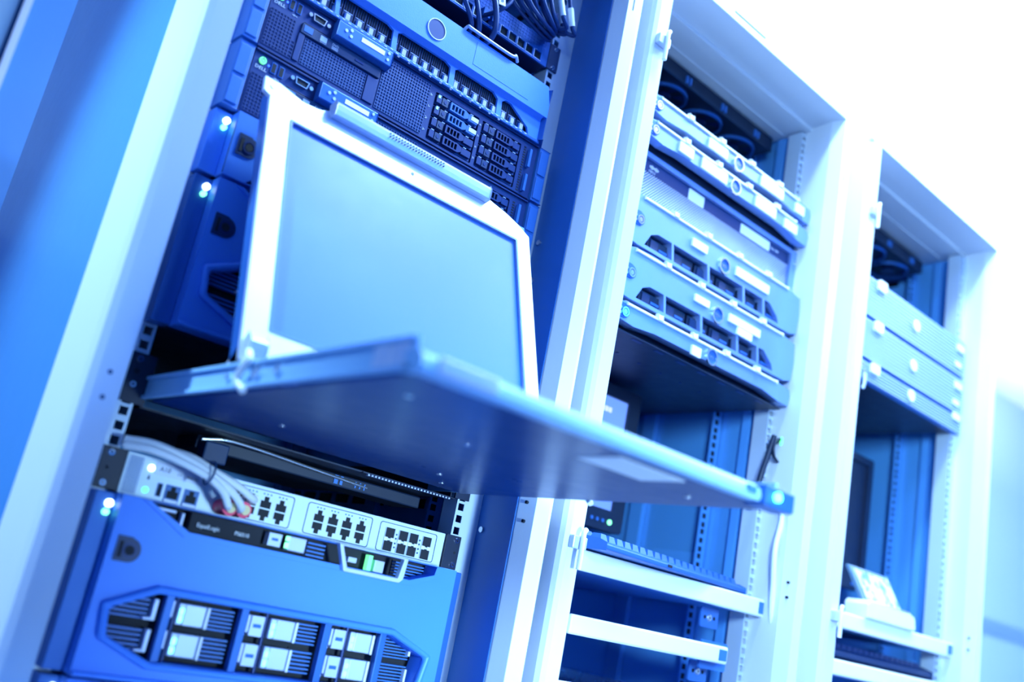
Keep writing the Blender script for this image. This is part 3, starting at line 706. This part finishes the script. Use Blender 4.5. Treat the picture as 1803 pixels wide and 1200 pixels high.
# tray: floor with bent front
b = MB(D).box(19.2, 444.8, -494, -20, 97, 99.5)
tr = b.build('tray_floor', TRAYM, t)
b = MB(D).ext([(-506, 97.5), (-508, 102), (-506, 109), (-500, 113), (-488, 113), (-488, 97.2)], 0, 12, 452)
fr = b.build('tray_front', SLIDEM, t, 1)
b = MB(D).box(26, 80, -511, -506, 99.5, 111.5); b.build('release_tab', SILV, fr, 2)
MB(D).box(408, 455, -513, -488, 95, 114).build('end_cap', BEZD, fr, 2)
MB(D).cyl((424, -516.5, 105), 1, 4.6, 3.6, 16).build('power_light', LEDT, fr)
MB(D).box(385, 398, -510, -506, 102, 109).build('front_button', LATCH, fr, 1)
b = MB(D).box(243, 330, -482, -430, 96.5, 97); b.build('underside_label', LABEL, tr)
b = MB(D)
for (xx, yy) in ((120, -120), (330, -120), (200, -330), (380, -60), (60, -430), (400, -430)): b.cyl((xx, yy, 96.2), 2, 3.5, .9, 12)
b.build('underside_screw', STEEL, tr)
b = MB(D).box(40, 420, -430, -290, 99.5, 112)
for r in range(5):
    for c in range(19): b.box(46+c*19.3, 62+c*19.3, -422+r*26, -402+r*26, 112, 117, 1)
b.build('keyboard', [DARK, SERV], tr)
# monitor lid: hinge line y=-205,z=126 ; top y=-83, z=470
th = math.atan2(122, 344); Rl = Matrix.Rotation(-th, 4, 'X')
lid = bpy.data.objects.new('monitor_lid', None)
def lidmesh(b, name, mats, par, bevel=0):
    """lid coordinates: x, y=thickness (front at 0), z=height from the hinge"""
    ca, sa = math.cos(th), math.sin(th)
    b.v = [(x, -.205+(y*ca+z*sa), (126-88.9)*.001+(-y*sa+z*ca)) for x, y, z in b.v]
    return b.build(name, mats, par, bevel)
LH = 354
b = MB(); b.prism([(20, 0), (412, 0), (412, LH-22), (392, LH-10), (372, LH-2), (340, LH+6), (95, LH+6), (82, LH-1), (60, LH-3), (30, LH+6), (12, LH+6), (12, LH-14), (20, LH-18)],
                  [rrect(48, 388, 46, LH-38, 1.5, 2)], 0, 5)
ld = lidmesh(b, 'monitor_frame', SILV, t, 0)
lidmesh(MB().box(21, 411, 5, 24, 2, LH-4), 'monitor_back', BEZD, ld, 2)
lidmesh(MB().box(47, 389, 3.2, 5.6, 45, LH-37), 'monitor_screen', GLASSY, ld)
lidmesh(MB().prism(rrect(46.5, 389.5, 44.5, LH-36.5, 2, 2), [rrect(49.5, 386.5, 47.5, LH-39.5, 1, 2)], -.8, 0), 'screen_edge', RED if 0 else LATCH, ld)
b = MB(); b.ext([(-12, LH+2), (-14, LH+8), (-12, LH+14), (0, LH+14), (2, LH+2), (0, LH-4), (-9, LH-5)], 0, 96, 334)
hd = lidmesh(b, 'grip_bar', SILV, ld, 1.5)
b = MB()
for k in range(20):
    for j in range(2): b.cyl((172+k*4.3, -14.8+.0, LH+3.2+j*4.4), 1, .9, 2.0, 8)
lidmesh(b, 'grip_perforation', INK, hd)
b = MB(); b.cyl((216, -.6, LH-21), 1, 2.6, .6, 16, 0); b.cyl((216, -.9, LH-21), 1, 1, .4, 8, 1); lidmesh(b, 'catch_hole', [LATCH, INK], ld)
b = MB(); b.cyl((22, -1, LH-4), 1, 3, 1, 12, 0); lidmesh(b, 'corner_screw', CHROME, ld)
b = MB(D); b.ext([(-214, 122), (-214, 150), (-206, 158), (-170, 122)], 0, 21, 40); b.ext([(-214, 122), (-214, 150), (-206, 158), (-170, 122)], 0, 394, 411)
b.cyl((20, -205, 126), 0, 7, 392, 14)
b.build('hinge', SILV, t, 1)
MB(D).box(40, 140, -226, -220, 122, 127).build('hinge_trim', SILV, t, 1)

# black module behind and below the tray
t = thing('cable_tray', 'black folded cable tray in the dark gap under the console tray', 'cable tray', (110, 60, 58))
MB().box(0, 330, 0, 60, 14, 30).build('tray_beam', BLACK, t, 2)
b = MB().tube([(0, -14, 24), (40, -18, 30), (150, -10, 26), (300, 10, 20)], 2.2, 8); b.build('tray_wire', STEEL, t)
MB().box(4, 34, -20, 0, 0, 24).build('tray_bracket', DARK, t, 2)
b = MB().box(190, 196, -1, 0, 17, 28).box(199, 203, -1, 0, 17, 28)
for k in range(3): b.box(222+k*7, 224+k*7, -1, 0, 23, 26).box(222+k*7, 224+k*7, -1, 0, 18, 21)
b.build('tray_marking', LATCH, t)

# ------------------------------------------------------------------ middle cabinet equipment
X2 = 635
def face_server(z0, n, label, labels, cut, X0=X2, yo=-24, group='silver-fronted servers with a round badge', text=True):
    t = thing('rack_server', label, 'server', (X0, yo, z0), group)
    H = n*U
    MB().box(14, 451, -2, 520, 2, H-2).box(20, 445, -8, -2, 3, H-4).build('chassis', BLACK, t)
    y = -34; zb = 3 if n == 2 else 4
    top = H-3
    # front outline: waved upper edge
    out = [(-4, zb+2), (20, zb), (440, zb), (462, zb+6), (466, H*.5), (462, top-8), (430, top-3), (340, top-2), (150, top-2), (60, top+2 if n == 2 else top), (20, top), (-4, top-4)]
    holes = []
    if cut: holes = [[(34, 9), (46, 30), (62, 37), (96, 37), (102, 9)], [(107, 9), (101, 37), (190, 37), (196, 9)], [(202, 9), (196, 37), (290, 37), (296, 9)], [(302, 9), (296, 37), (350, 37), (356, 9)], [(362, 9), (356, 37), (372, 37), (398, 20), (404, 9)]]
    else: out = [(-4, 12), (40, 8), (90, 13), (380, 13), (430, 6), (462, 6), (466, 24), (462, top-6), (430, top-3), (340, top-2), (150, top-2), (60, top-1), (20, top), (-4, top-4)]
    b = MB(); b.prism(out, holes, y, y+18, 0); bz = b.build('bezel', BEZL, t)
    b = MB()
    tops = (92, 180, 268, 356)
    b.ext([(y-3, top-6), (y-3, top-2), (y+4, top+1), (y+16, top+1), (y+16, top-4)], 0, 18, 420, 0)
    for k, xx in enumerate(tops): b.ext([(y-5, top-5), (y-4, top+4), (y+2, top+5), (y+4, top-4)], 0, xx-4, xx+7, 0)
    b.build('bezel_crest', WHITE, bz, 1)
    if cut:
        b = MB()
        for k in range(6): b.box(50+k*60, 104+k*60, y+10, y+16, 12, 31, 0).box(56+k*60, 74+k*60, y+8, y+10, 14, 28, 1).box(78+k*60, 98+k*60, y+8.6, y+10, 16, 20, 2)
        b.build('drive_cage', [BLACK, DARK, LATCH], t)
    kz = H*.56 if n == 1 else H*.50
    pts = [(2, kz-11), (2, kz+12), (14, kz+12)] + [(15+11*math.cos(math.radians(a)), kz+11*math.sin(math.radians(a))) for a in range(80, -100, -20)]
    b = MB(); b.prism(pts, [], y-1.5, y, 0); b.ring((16, y-3, kz-1), 7.5, 5.5, 1.8, 20, 1); b.cyl((16, y-2.6, kz-1), 1, 4, 1, 14, 1); b.cyl((5, y-2.4, kz+3), 1, 1.6, 1.4, 10, 1); b.cyl((5, y-2.4, kz-5), 1, 2.2, 1.4, 10, 1)
    b.build('lock_plate', [BEZD, CHROME], bz)
    cz = H*.58 if n == 2 else H*.5
    b = MB(); b.ring((232, y-3.5, cz), 14.5, 11.5, 3.5, 32, 0); b.cyl((232, y-1.2, cz), 1, 11.6, 1.2, 28, 1); txt(b, 'DELL', 232, cz-2.2, y-1.6, 4.6, 0, align='CENTER'); b.build('round_badge', [CHROME, BEZD], bz)
    for (xa, xb, za, zb_) in labels:
        MB().prism(rrect(xa, xb, za, zb_, 1), [], y-3.6, y-3 if n == 9 else y).build('paper_label', LABEL, bz)
    b = MB().box(452, 474, -3, 0, 2, H-2, 0); screw(b, 465, -3, 22.2 if n == 1 else 66.7, 4, 1, 2)
    if n == 2: screw(b, 465, -3, 22.2, 4, 1, 2)
    b.build('mounting_ear', [BEZD, CHROME, INK], t)
    MB().box(-9, 13, -3, 0, 2, H-2).build('mounting_ear', BEZD, t)
    return t
face_server(17*U, 1, 'topmost silver server in the middle cabinet, below the fans', [(146, 198, 14, 31), (300, 370, 14, 33), (412, 440, 12, 30)], False)
face_server(16*U, 1, 'second silver server in the middle cabinet, directly above the slatted unit', [(76, 112, 16, 33), (136, 206, 14, 33), (292, 354, 14, 33), (384, 424, 12, 30)], False)
face_server(12*U, 2, 'silver two-unit server directly under the slatted unit in the middle cabinet', [(142, 182, 52, 66), (264, 362, 48, 64)], True)
face_server(10*U, 2, 'silver two-unit server with three paper labels, below another like it', [(168, 206, 54, 66), (262, 352, 52, 66), (288, 330, 38, 51)], True)
t = face_server(9*U, 1, 'lowest silver server of the middle cabinet, one unit tall over the empty bay', [(178, 202, 10, 26)], False)
b = MB().box(14, 451, -6, 520, -3, 1.8); b.box(14, 451, -26, -6, -3, -1)
b.build('support_tray', BLACK, t)
b = MB()
for k in range(7):
    MB().box(60+k*55, 82+k*55, -20, -12, -3.6, -3, 0).build('tray_slot', SERV, t)
    MB().cyl((110+k*55, 60, -4), 2, 3, 1, 10, 0).build('rivet', SERV, t)

# slatted unit
t = thing('network_router', 'pale two-unit device with diagonal slats and two white labels', 'router', (X2, -24, 14*U))
H = 2*U
MB().box(14, 451, 0, 480, 2, H-2).build('chassis', BLACK, t)
b = MB(); b.prism([(-9, 1), (474, 1), (474, H-1), (-9, H-1)], [rrect(30, 452, 11, H-9, 2)], -12, 0, 0)
fr = b.build('face_frame', BEZL, t)
b = MB().box(30, 452, -3, -1, 11, H-9, 0); b.build('face_recess', BEZD, t)
b = MB().box(31, 451, -6, -3, H-31, H-9); tb = b.build('title_band', SERV, t)
b = MB()
for k in range(9):
    h = [3, 5, 7, 5, 3, 5, 7, 5, 3][k]; b.box(46+k*2.6, 47.3+k*2.6, -6.6, -6, H-22-h/2+2, H-22+h/2+2)
txt(b, 'CISCO', 45, H-29.5, -6.3, 4); txt(b, 'Cisco 2900', 392, H-22, -6.3, 4); b.build('maker_mark', TXT, tb)
MB().prism(rrect(148, 190, H-32, H-12, 2), [], -7.2, -6).build('paper_label', LABEL, tb)
MB().prism(rrect(298, 388, H-30, H-12, 2), [], -7.2, -6).build('paper_label', LABEL, tb)
b = MB(); zb0, zt0 = 12, H-32; hh = zt0-zb0
xk = 32-hh
while xk < 450:
    xa, za, xb, zb_ = xk, zb0, xk+hh, zt0
    if xa < 32: za += (32-xa); xa = 32
    if xb > 450: zb_ -= (xb-450); xb = 450
    if xb > xa+1: b.add([(xa,-7,za),(xa+2.0 if xa+2 < 450 else 450,-7,za),(min(xb+2, 451),-7,zb_),(xb,-7,zb_),(xa,-3,za),(xa+2.0,-3,za),(min(xb+2, 451),-3,zb_),(xb,-3,zb_)], [(0,1,2,3),(1,5,6,2),(0,3,7,4)], 0)
    xk += 5.6
b.build('diagonal_slat', SILV, t)
for sx, sz in ((465, 12), (448, 5.5), (465, 66)):
    b = MB(); screw(b, sx, -12, sz, 3.8, 0, 1); b.build('screw', [CHROME, INK], fr)

# boxy display and keyboard on the shelf of the middle cabinet
t = thing('monitor', 'dark monitor showing blurred text on a blue screen inside the middle cabinet', 'monitor', (X2+100, 150, 69), rotz=0)
b = MB(); b.prism(rrect(-60, 210, 62, 318, 6), [rrect(-40, 182, 98, 296, 2)], 0, 22, 0); b.build('screen_frame', BLACK, t)
MB().box(-42, 184, 6, 12, 96, 298).build('screen', SCRON, t)
b = MB()
for r, (x0, n) in enumerate(((60, 9), (60, 5), (60, 0), (60, 12), (60, 0), (60, 9), (60, 10), (60, 4))):
    for k in range(n): b.box(x0+k*9.4, x0+7+k*9.4, 5, 6, 268-r*22, 277-r*22)
b.build('screen_text', SCRTX, t)
b = MB()
for k in range(3): b.cyl((130+k*14, -2, 78), 1, 3.4, 2, 12)
b.build('front_button', LATCH, t); MB().cyl((176, -2, 78), 1, 4.6, 2, 14).build('power_light', GREENB, t)
MB().box(-50, 200, 22, 52, 70, 310).box(40, 110, 20, 80, 0, 70).box(0, 150, -10, 110, 0, 10).build('stand', BLACK, t, 3)

def shelf(x0, x1, z0, z1, yf, yb, label, X0, chip=True, loc=None, name='shelf'):
    t = thing(name, label, 'shelf', (X0+x0, 0, z0), 'white-lipped cabinet shelves')
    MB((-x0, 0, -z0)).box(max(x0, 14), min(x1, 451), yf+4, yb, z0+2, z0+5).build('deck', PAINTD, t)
    b = MB((-x0, 0, -z0)).box(x0, x1, yf, yf+8, z0, z1)
    f = b.build('front_lip', WHITE, t, 3, )
    if chip: MB((-x0, 0, -z0)).box(x1-24, x1-4, yf-1, yf, z0+5, z1-5).build('end_badge', LATCH, f, 1)
    for xs in (max(x0, 14), min(x1, 451)-3): MB((-x0, 0, -z0)).box(xs, xs+3, yf+8, yb, z0+2, z1-3).build('side_rail', STEEL, t)
    return t
shelf(-12, 478, 37, 66.5, -52, 430, 'white-lipped shelf holding the keyboard in the middle cabinet', X2)
shelf(8, 372, -50, -23, -62, 430, 'second white-lipped shelf in the middle cabinet, under the keyboard shelf', X2)
shelf(-12, 440, -140, -112, -55, 430, 'third shelf down in the middle cabinet, at the bottom edge of the photo', X2)
# brackets
def bracket(X, y, z, label):
    t = thing('shelf_bracket', label, 'bracket', (X, y, z))
    MB().prism(rrect(0, 46, 0, 32, 3), [], 0, 3).build('plate', LATCH, t)
    b = MB(); screw(b, 22, 0, 16, 6, 0, 1); b.cyl((10, -.6, 16), 1, 3, .6, 12, 1); b.cyl((35, -.6, 16), 1, 3, .6, 12, 1); b.build('bolt', [STEEL, HOLE], t)
bracket(X2+345, -20, 2, 'small steel bracket under the right end of the keyboard shelf')
bracket(X2+335, -18, -84, 'small steel bracket under the right end of the second shelf')
b = MB((X2, 0, ZB)).prism(rrect(330, 398, -62, -18, 3), [], -40, -36); o = b.build('drawer_stop', LATCH); tag(o, 'flat steel stop plate behind the right end of the second shelf', 'bracket')

# keyboard, lying askew
kb = thing('keyboard', 'grey keyboard lying askew on the shelf of the middle cabinet', 'keyboard', (X2+26, -80, 67), rotz=math.radians(9))
b = MB(); b.ext([(-20, 2), (-20, 10), (-8, 14), (125, 26), (140, 20), (140, 2)], 0, -20, 410); b.build('keyboard_body', BEZD, kb, 2)
kid = 0
for r in range(5):
    nk = 20
    for c in range(nk):
        x0 = -14+c*21; y0 = -6+r*25; z0 = 14+(y0+8)*.09
        m_ = MB().add([(x0, y0, z0), (x0+18, y0, z0), (x0+18, y0+20, z0+1.6), (x0, y0+20, z0+1.6), (x0+3, y0+3, z0+9), (x0+15, y0+3, z0+9), (x0+15, y0+16, z0+9.6), (x0+3, y0+16, z0+9.6)],
                    [(4,5,6,7),(0,1,5,4),(1,2,6,5),(2,3,7,6),(3,0,4,7)])
        m_.build('key', BEZD, kb)
MB().box(150, 162, -21, -19.8, 5, 9).build('cable_socket', HOLE, kb)

# black cable bundle tied to the right rail, and the white cable hanging below it
t = thing('cable_bundle', 'black coiled cable bundle tied to the right rail of the middle cabinet', 'cable', (X2+462, -34, 330))
b = MB()
for k in range(3):
    rr = 11+k*2.4; pts = [(4+rr*math.cos(a/10*math.pi*2), -8-k*3, -4+rr*1.3*math.sin(a/10*math.pi*2)) for a in range(11)]
    b.tube(pts, 2.2, 8, 0, 3)
b.build('coil', BLACK, t)
MB().tube([(-6, -8, 20), (-14, -6, -14), (-24, -2, -60), (-26, 4, -110)], 5, 10).build('lead', BLACK, t)
MB().box(4, 18, -20, -12, 4, 22).build('wrap', GREEN, t, 4)
cable('power_cable', [(X2+462, -62, 236), (X2+466, -70, 205), (X2+456, -70, 150), (X2+462, -70, 90), (X2+468, -70, 40), (X2+478, -74, 0), (X2+500, -80, -70), (X2+504, -84, -170), (X2+500, -84, -300)], 5, WCAB, 'white cable hanging in front of the shelves on the right of the middle cabinet', 'cable')

# ------------------------------------------------------------------ right cabinet equipment
X3 = 1300
def ribbed(z0, n, label, tagr):
    t = thing('rack_server', label, 'server', (X3, -40, z0), 'ribbed servers of the far right cabinet')
    H = n*U; y = -18
    MB().box(14, 451, -2, 500, 2, H-2).build('chassis', BLACK, t)
    b = MB().box(-6, 470, y+5, -2, 2, H-2, 1)
    nr = 5*n+1; rp = (H-8)/nr
    for k in range(nr):
        za = 3+k*(H-8)/nr; b.ext([(y+1, za), (y, za+1), (y, za+rp-3.2), (y+1, za+rp-2.4), (y+5, za+rp-2.4), (y+5, za)], 0, -6, 470, 0)
    for k in range(66): b.box(-4+k*7.1, -1.4+k*7.1, y+3.6, y+4.8, 3, H-4, 1)
    bz = b.build('ribbed_bezel', [RIBM, LATCH], t)
    b = MB(); b.ring((232, y-4, H/2), 13, 0.5, 4, 24); b.build('oval_badge', WHITE, bz, 1)
    MB().prism(rrect(62, 92, H-24, H-3, 3), [], y-6, y).build('lever', WHITE, bz, 1)
    b = MB().prism(rrect(424, 456, H*.62, H*.62+16, 3), [], y-4, y); b.build('end_button', WHITE, bz, 1)
    if n == 2: MB().prism(rrect(420, 446, 16, 28, 3), [], y-4, y).build('end_button', WHITE, bz, 1)
    if tagr:
        b = MB().cyl((24, y-6, 26), 1, 5, 3, 14).cyl((34, y-6, 14), 1, 4.4, 3, 14); k_ = b.build('lock', CHROME, bz)
        MB().tube([(30, y-8, 8), (30, y-9, -10), (28, y-8, -24)], 3.6, 8).build('key_tag', SILV, k_)
    return t
ribbed(15*U, 2, 'topmost ribbed silver server in the far right cabinet', False)
ribbed(13*U, 2, 'middle ribbed silver server in the far right cabinet, between two others', False)
ribbed(12*U, 1, 'lowest ribbed server in the far right cabinet, thin, with a hanging key', True)
t = thing('monitor', 'dark switched-off monitor standing inside the far right cabinet', 'monitor', (X3+40, 100, 92))
b = MB(); b.prism(rrect(-60, 355, 66, 362, 6), [rrect(-45, 335, 90, 346, 2)], 0, 24, 0); b.build('screen_frame', BLACK, t)
MB().box(-46, 336, 6, 12, 89, 347).build('screen', GLASSY if 0 else BLACK, t)
b = MB().box(300, 305, -1, 0, 74, 80).box(310, 315, -1, 0, 74, 80).box(320, 325, -1, 0, 74, 80); b.build('front_button', LATCH, t)
MB().box(60, 250, 24, 50, 80, 340).box(120, 190, 20, 70, 0, 80).box(60, 250, -20, 110, 0, 10).build('stand', BLACK, t, 3)
shelf(0, 488, 54, 84, -62, 420, 'white-lipped shelf under the small white device in the far right cabinet', X3)
shelf(0, 460, -30, -2, -62, 420, 'lower white-lipped shelf at the bottom of the far right cabinet', X3)
# small white device with clear hood
t = thing('desk_display_unit', 'small white-based device with a clear tilted display, on the far right cabinet shelf', 'display unit', (X3+118, -52, 84))
b = MB(); b.prism([(0, 0), (186, 0), (190, 6), (184, 26), (170, 30), (160, 34), (6, 34), (-2, 26)], [], -16, 34); b.build('base', WHITE, t, 2.5)
b = MB(); b.add([(8, 0, 34), (160, 0, 34), (142, 26, 96), (-10, 26, 96), (8, 10, 34), (160, 10, 34), (142, 36, 96), (-10, 36, 96)], [(0,1,2,3),(7,6,5,4),(0,4,5,1),(1,5,6,2),(2,6,7,3),(3,7,4,0)]); b.build('display_body', CLEAR, t, 2)
b = MB(); b.add([(20, -1, 36), (150, -1, 36), (134, 22.6, 90), (4, 22.6, 90)], [(0, 1, 2, 3)]); b.add([(20, -.2, 36), (150, -.2, 36), (134, 23.4, 90), (4, 23.4, 90)], [(3, 2, 1, 0)]); b.build('display_card', DISP, t)
# dark keyboard on the lower shelf
t = thing('keyboard', 'dark keyboard on the lower shelf of the far right cabinet', 'keyboard', (X3+40, -45, 3.5))
b = MB(); b.ext([(0, 0), (0, 10), (20, 16), (140, 24), (150, 0)], 0, 0, 395); b.build('keyboard_body', DARK, t, 3)
b = MB()
for r in range(4):
    for c in range(18): b.box(10+c*21, 27+c*21, 22+r*26, 42+r*26, 16+r*2, 25+r*2)
b.build('key_rows', SERV, t)
print('objects', len(bpy.data.objects))
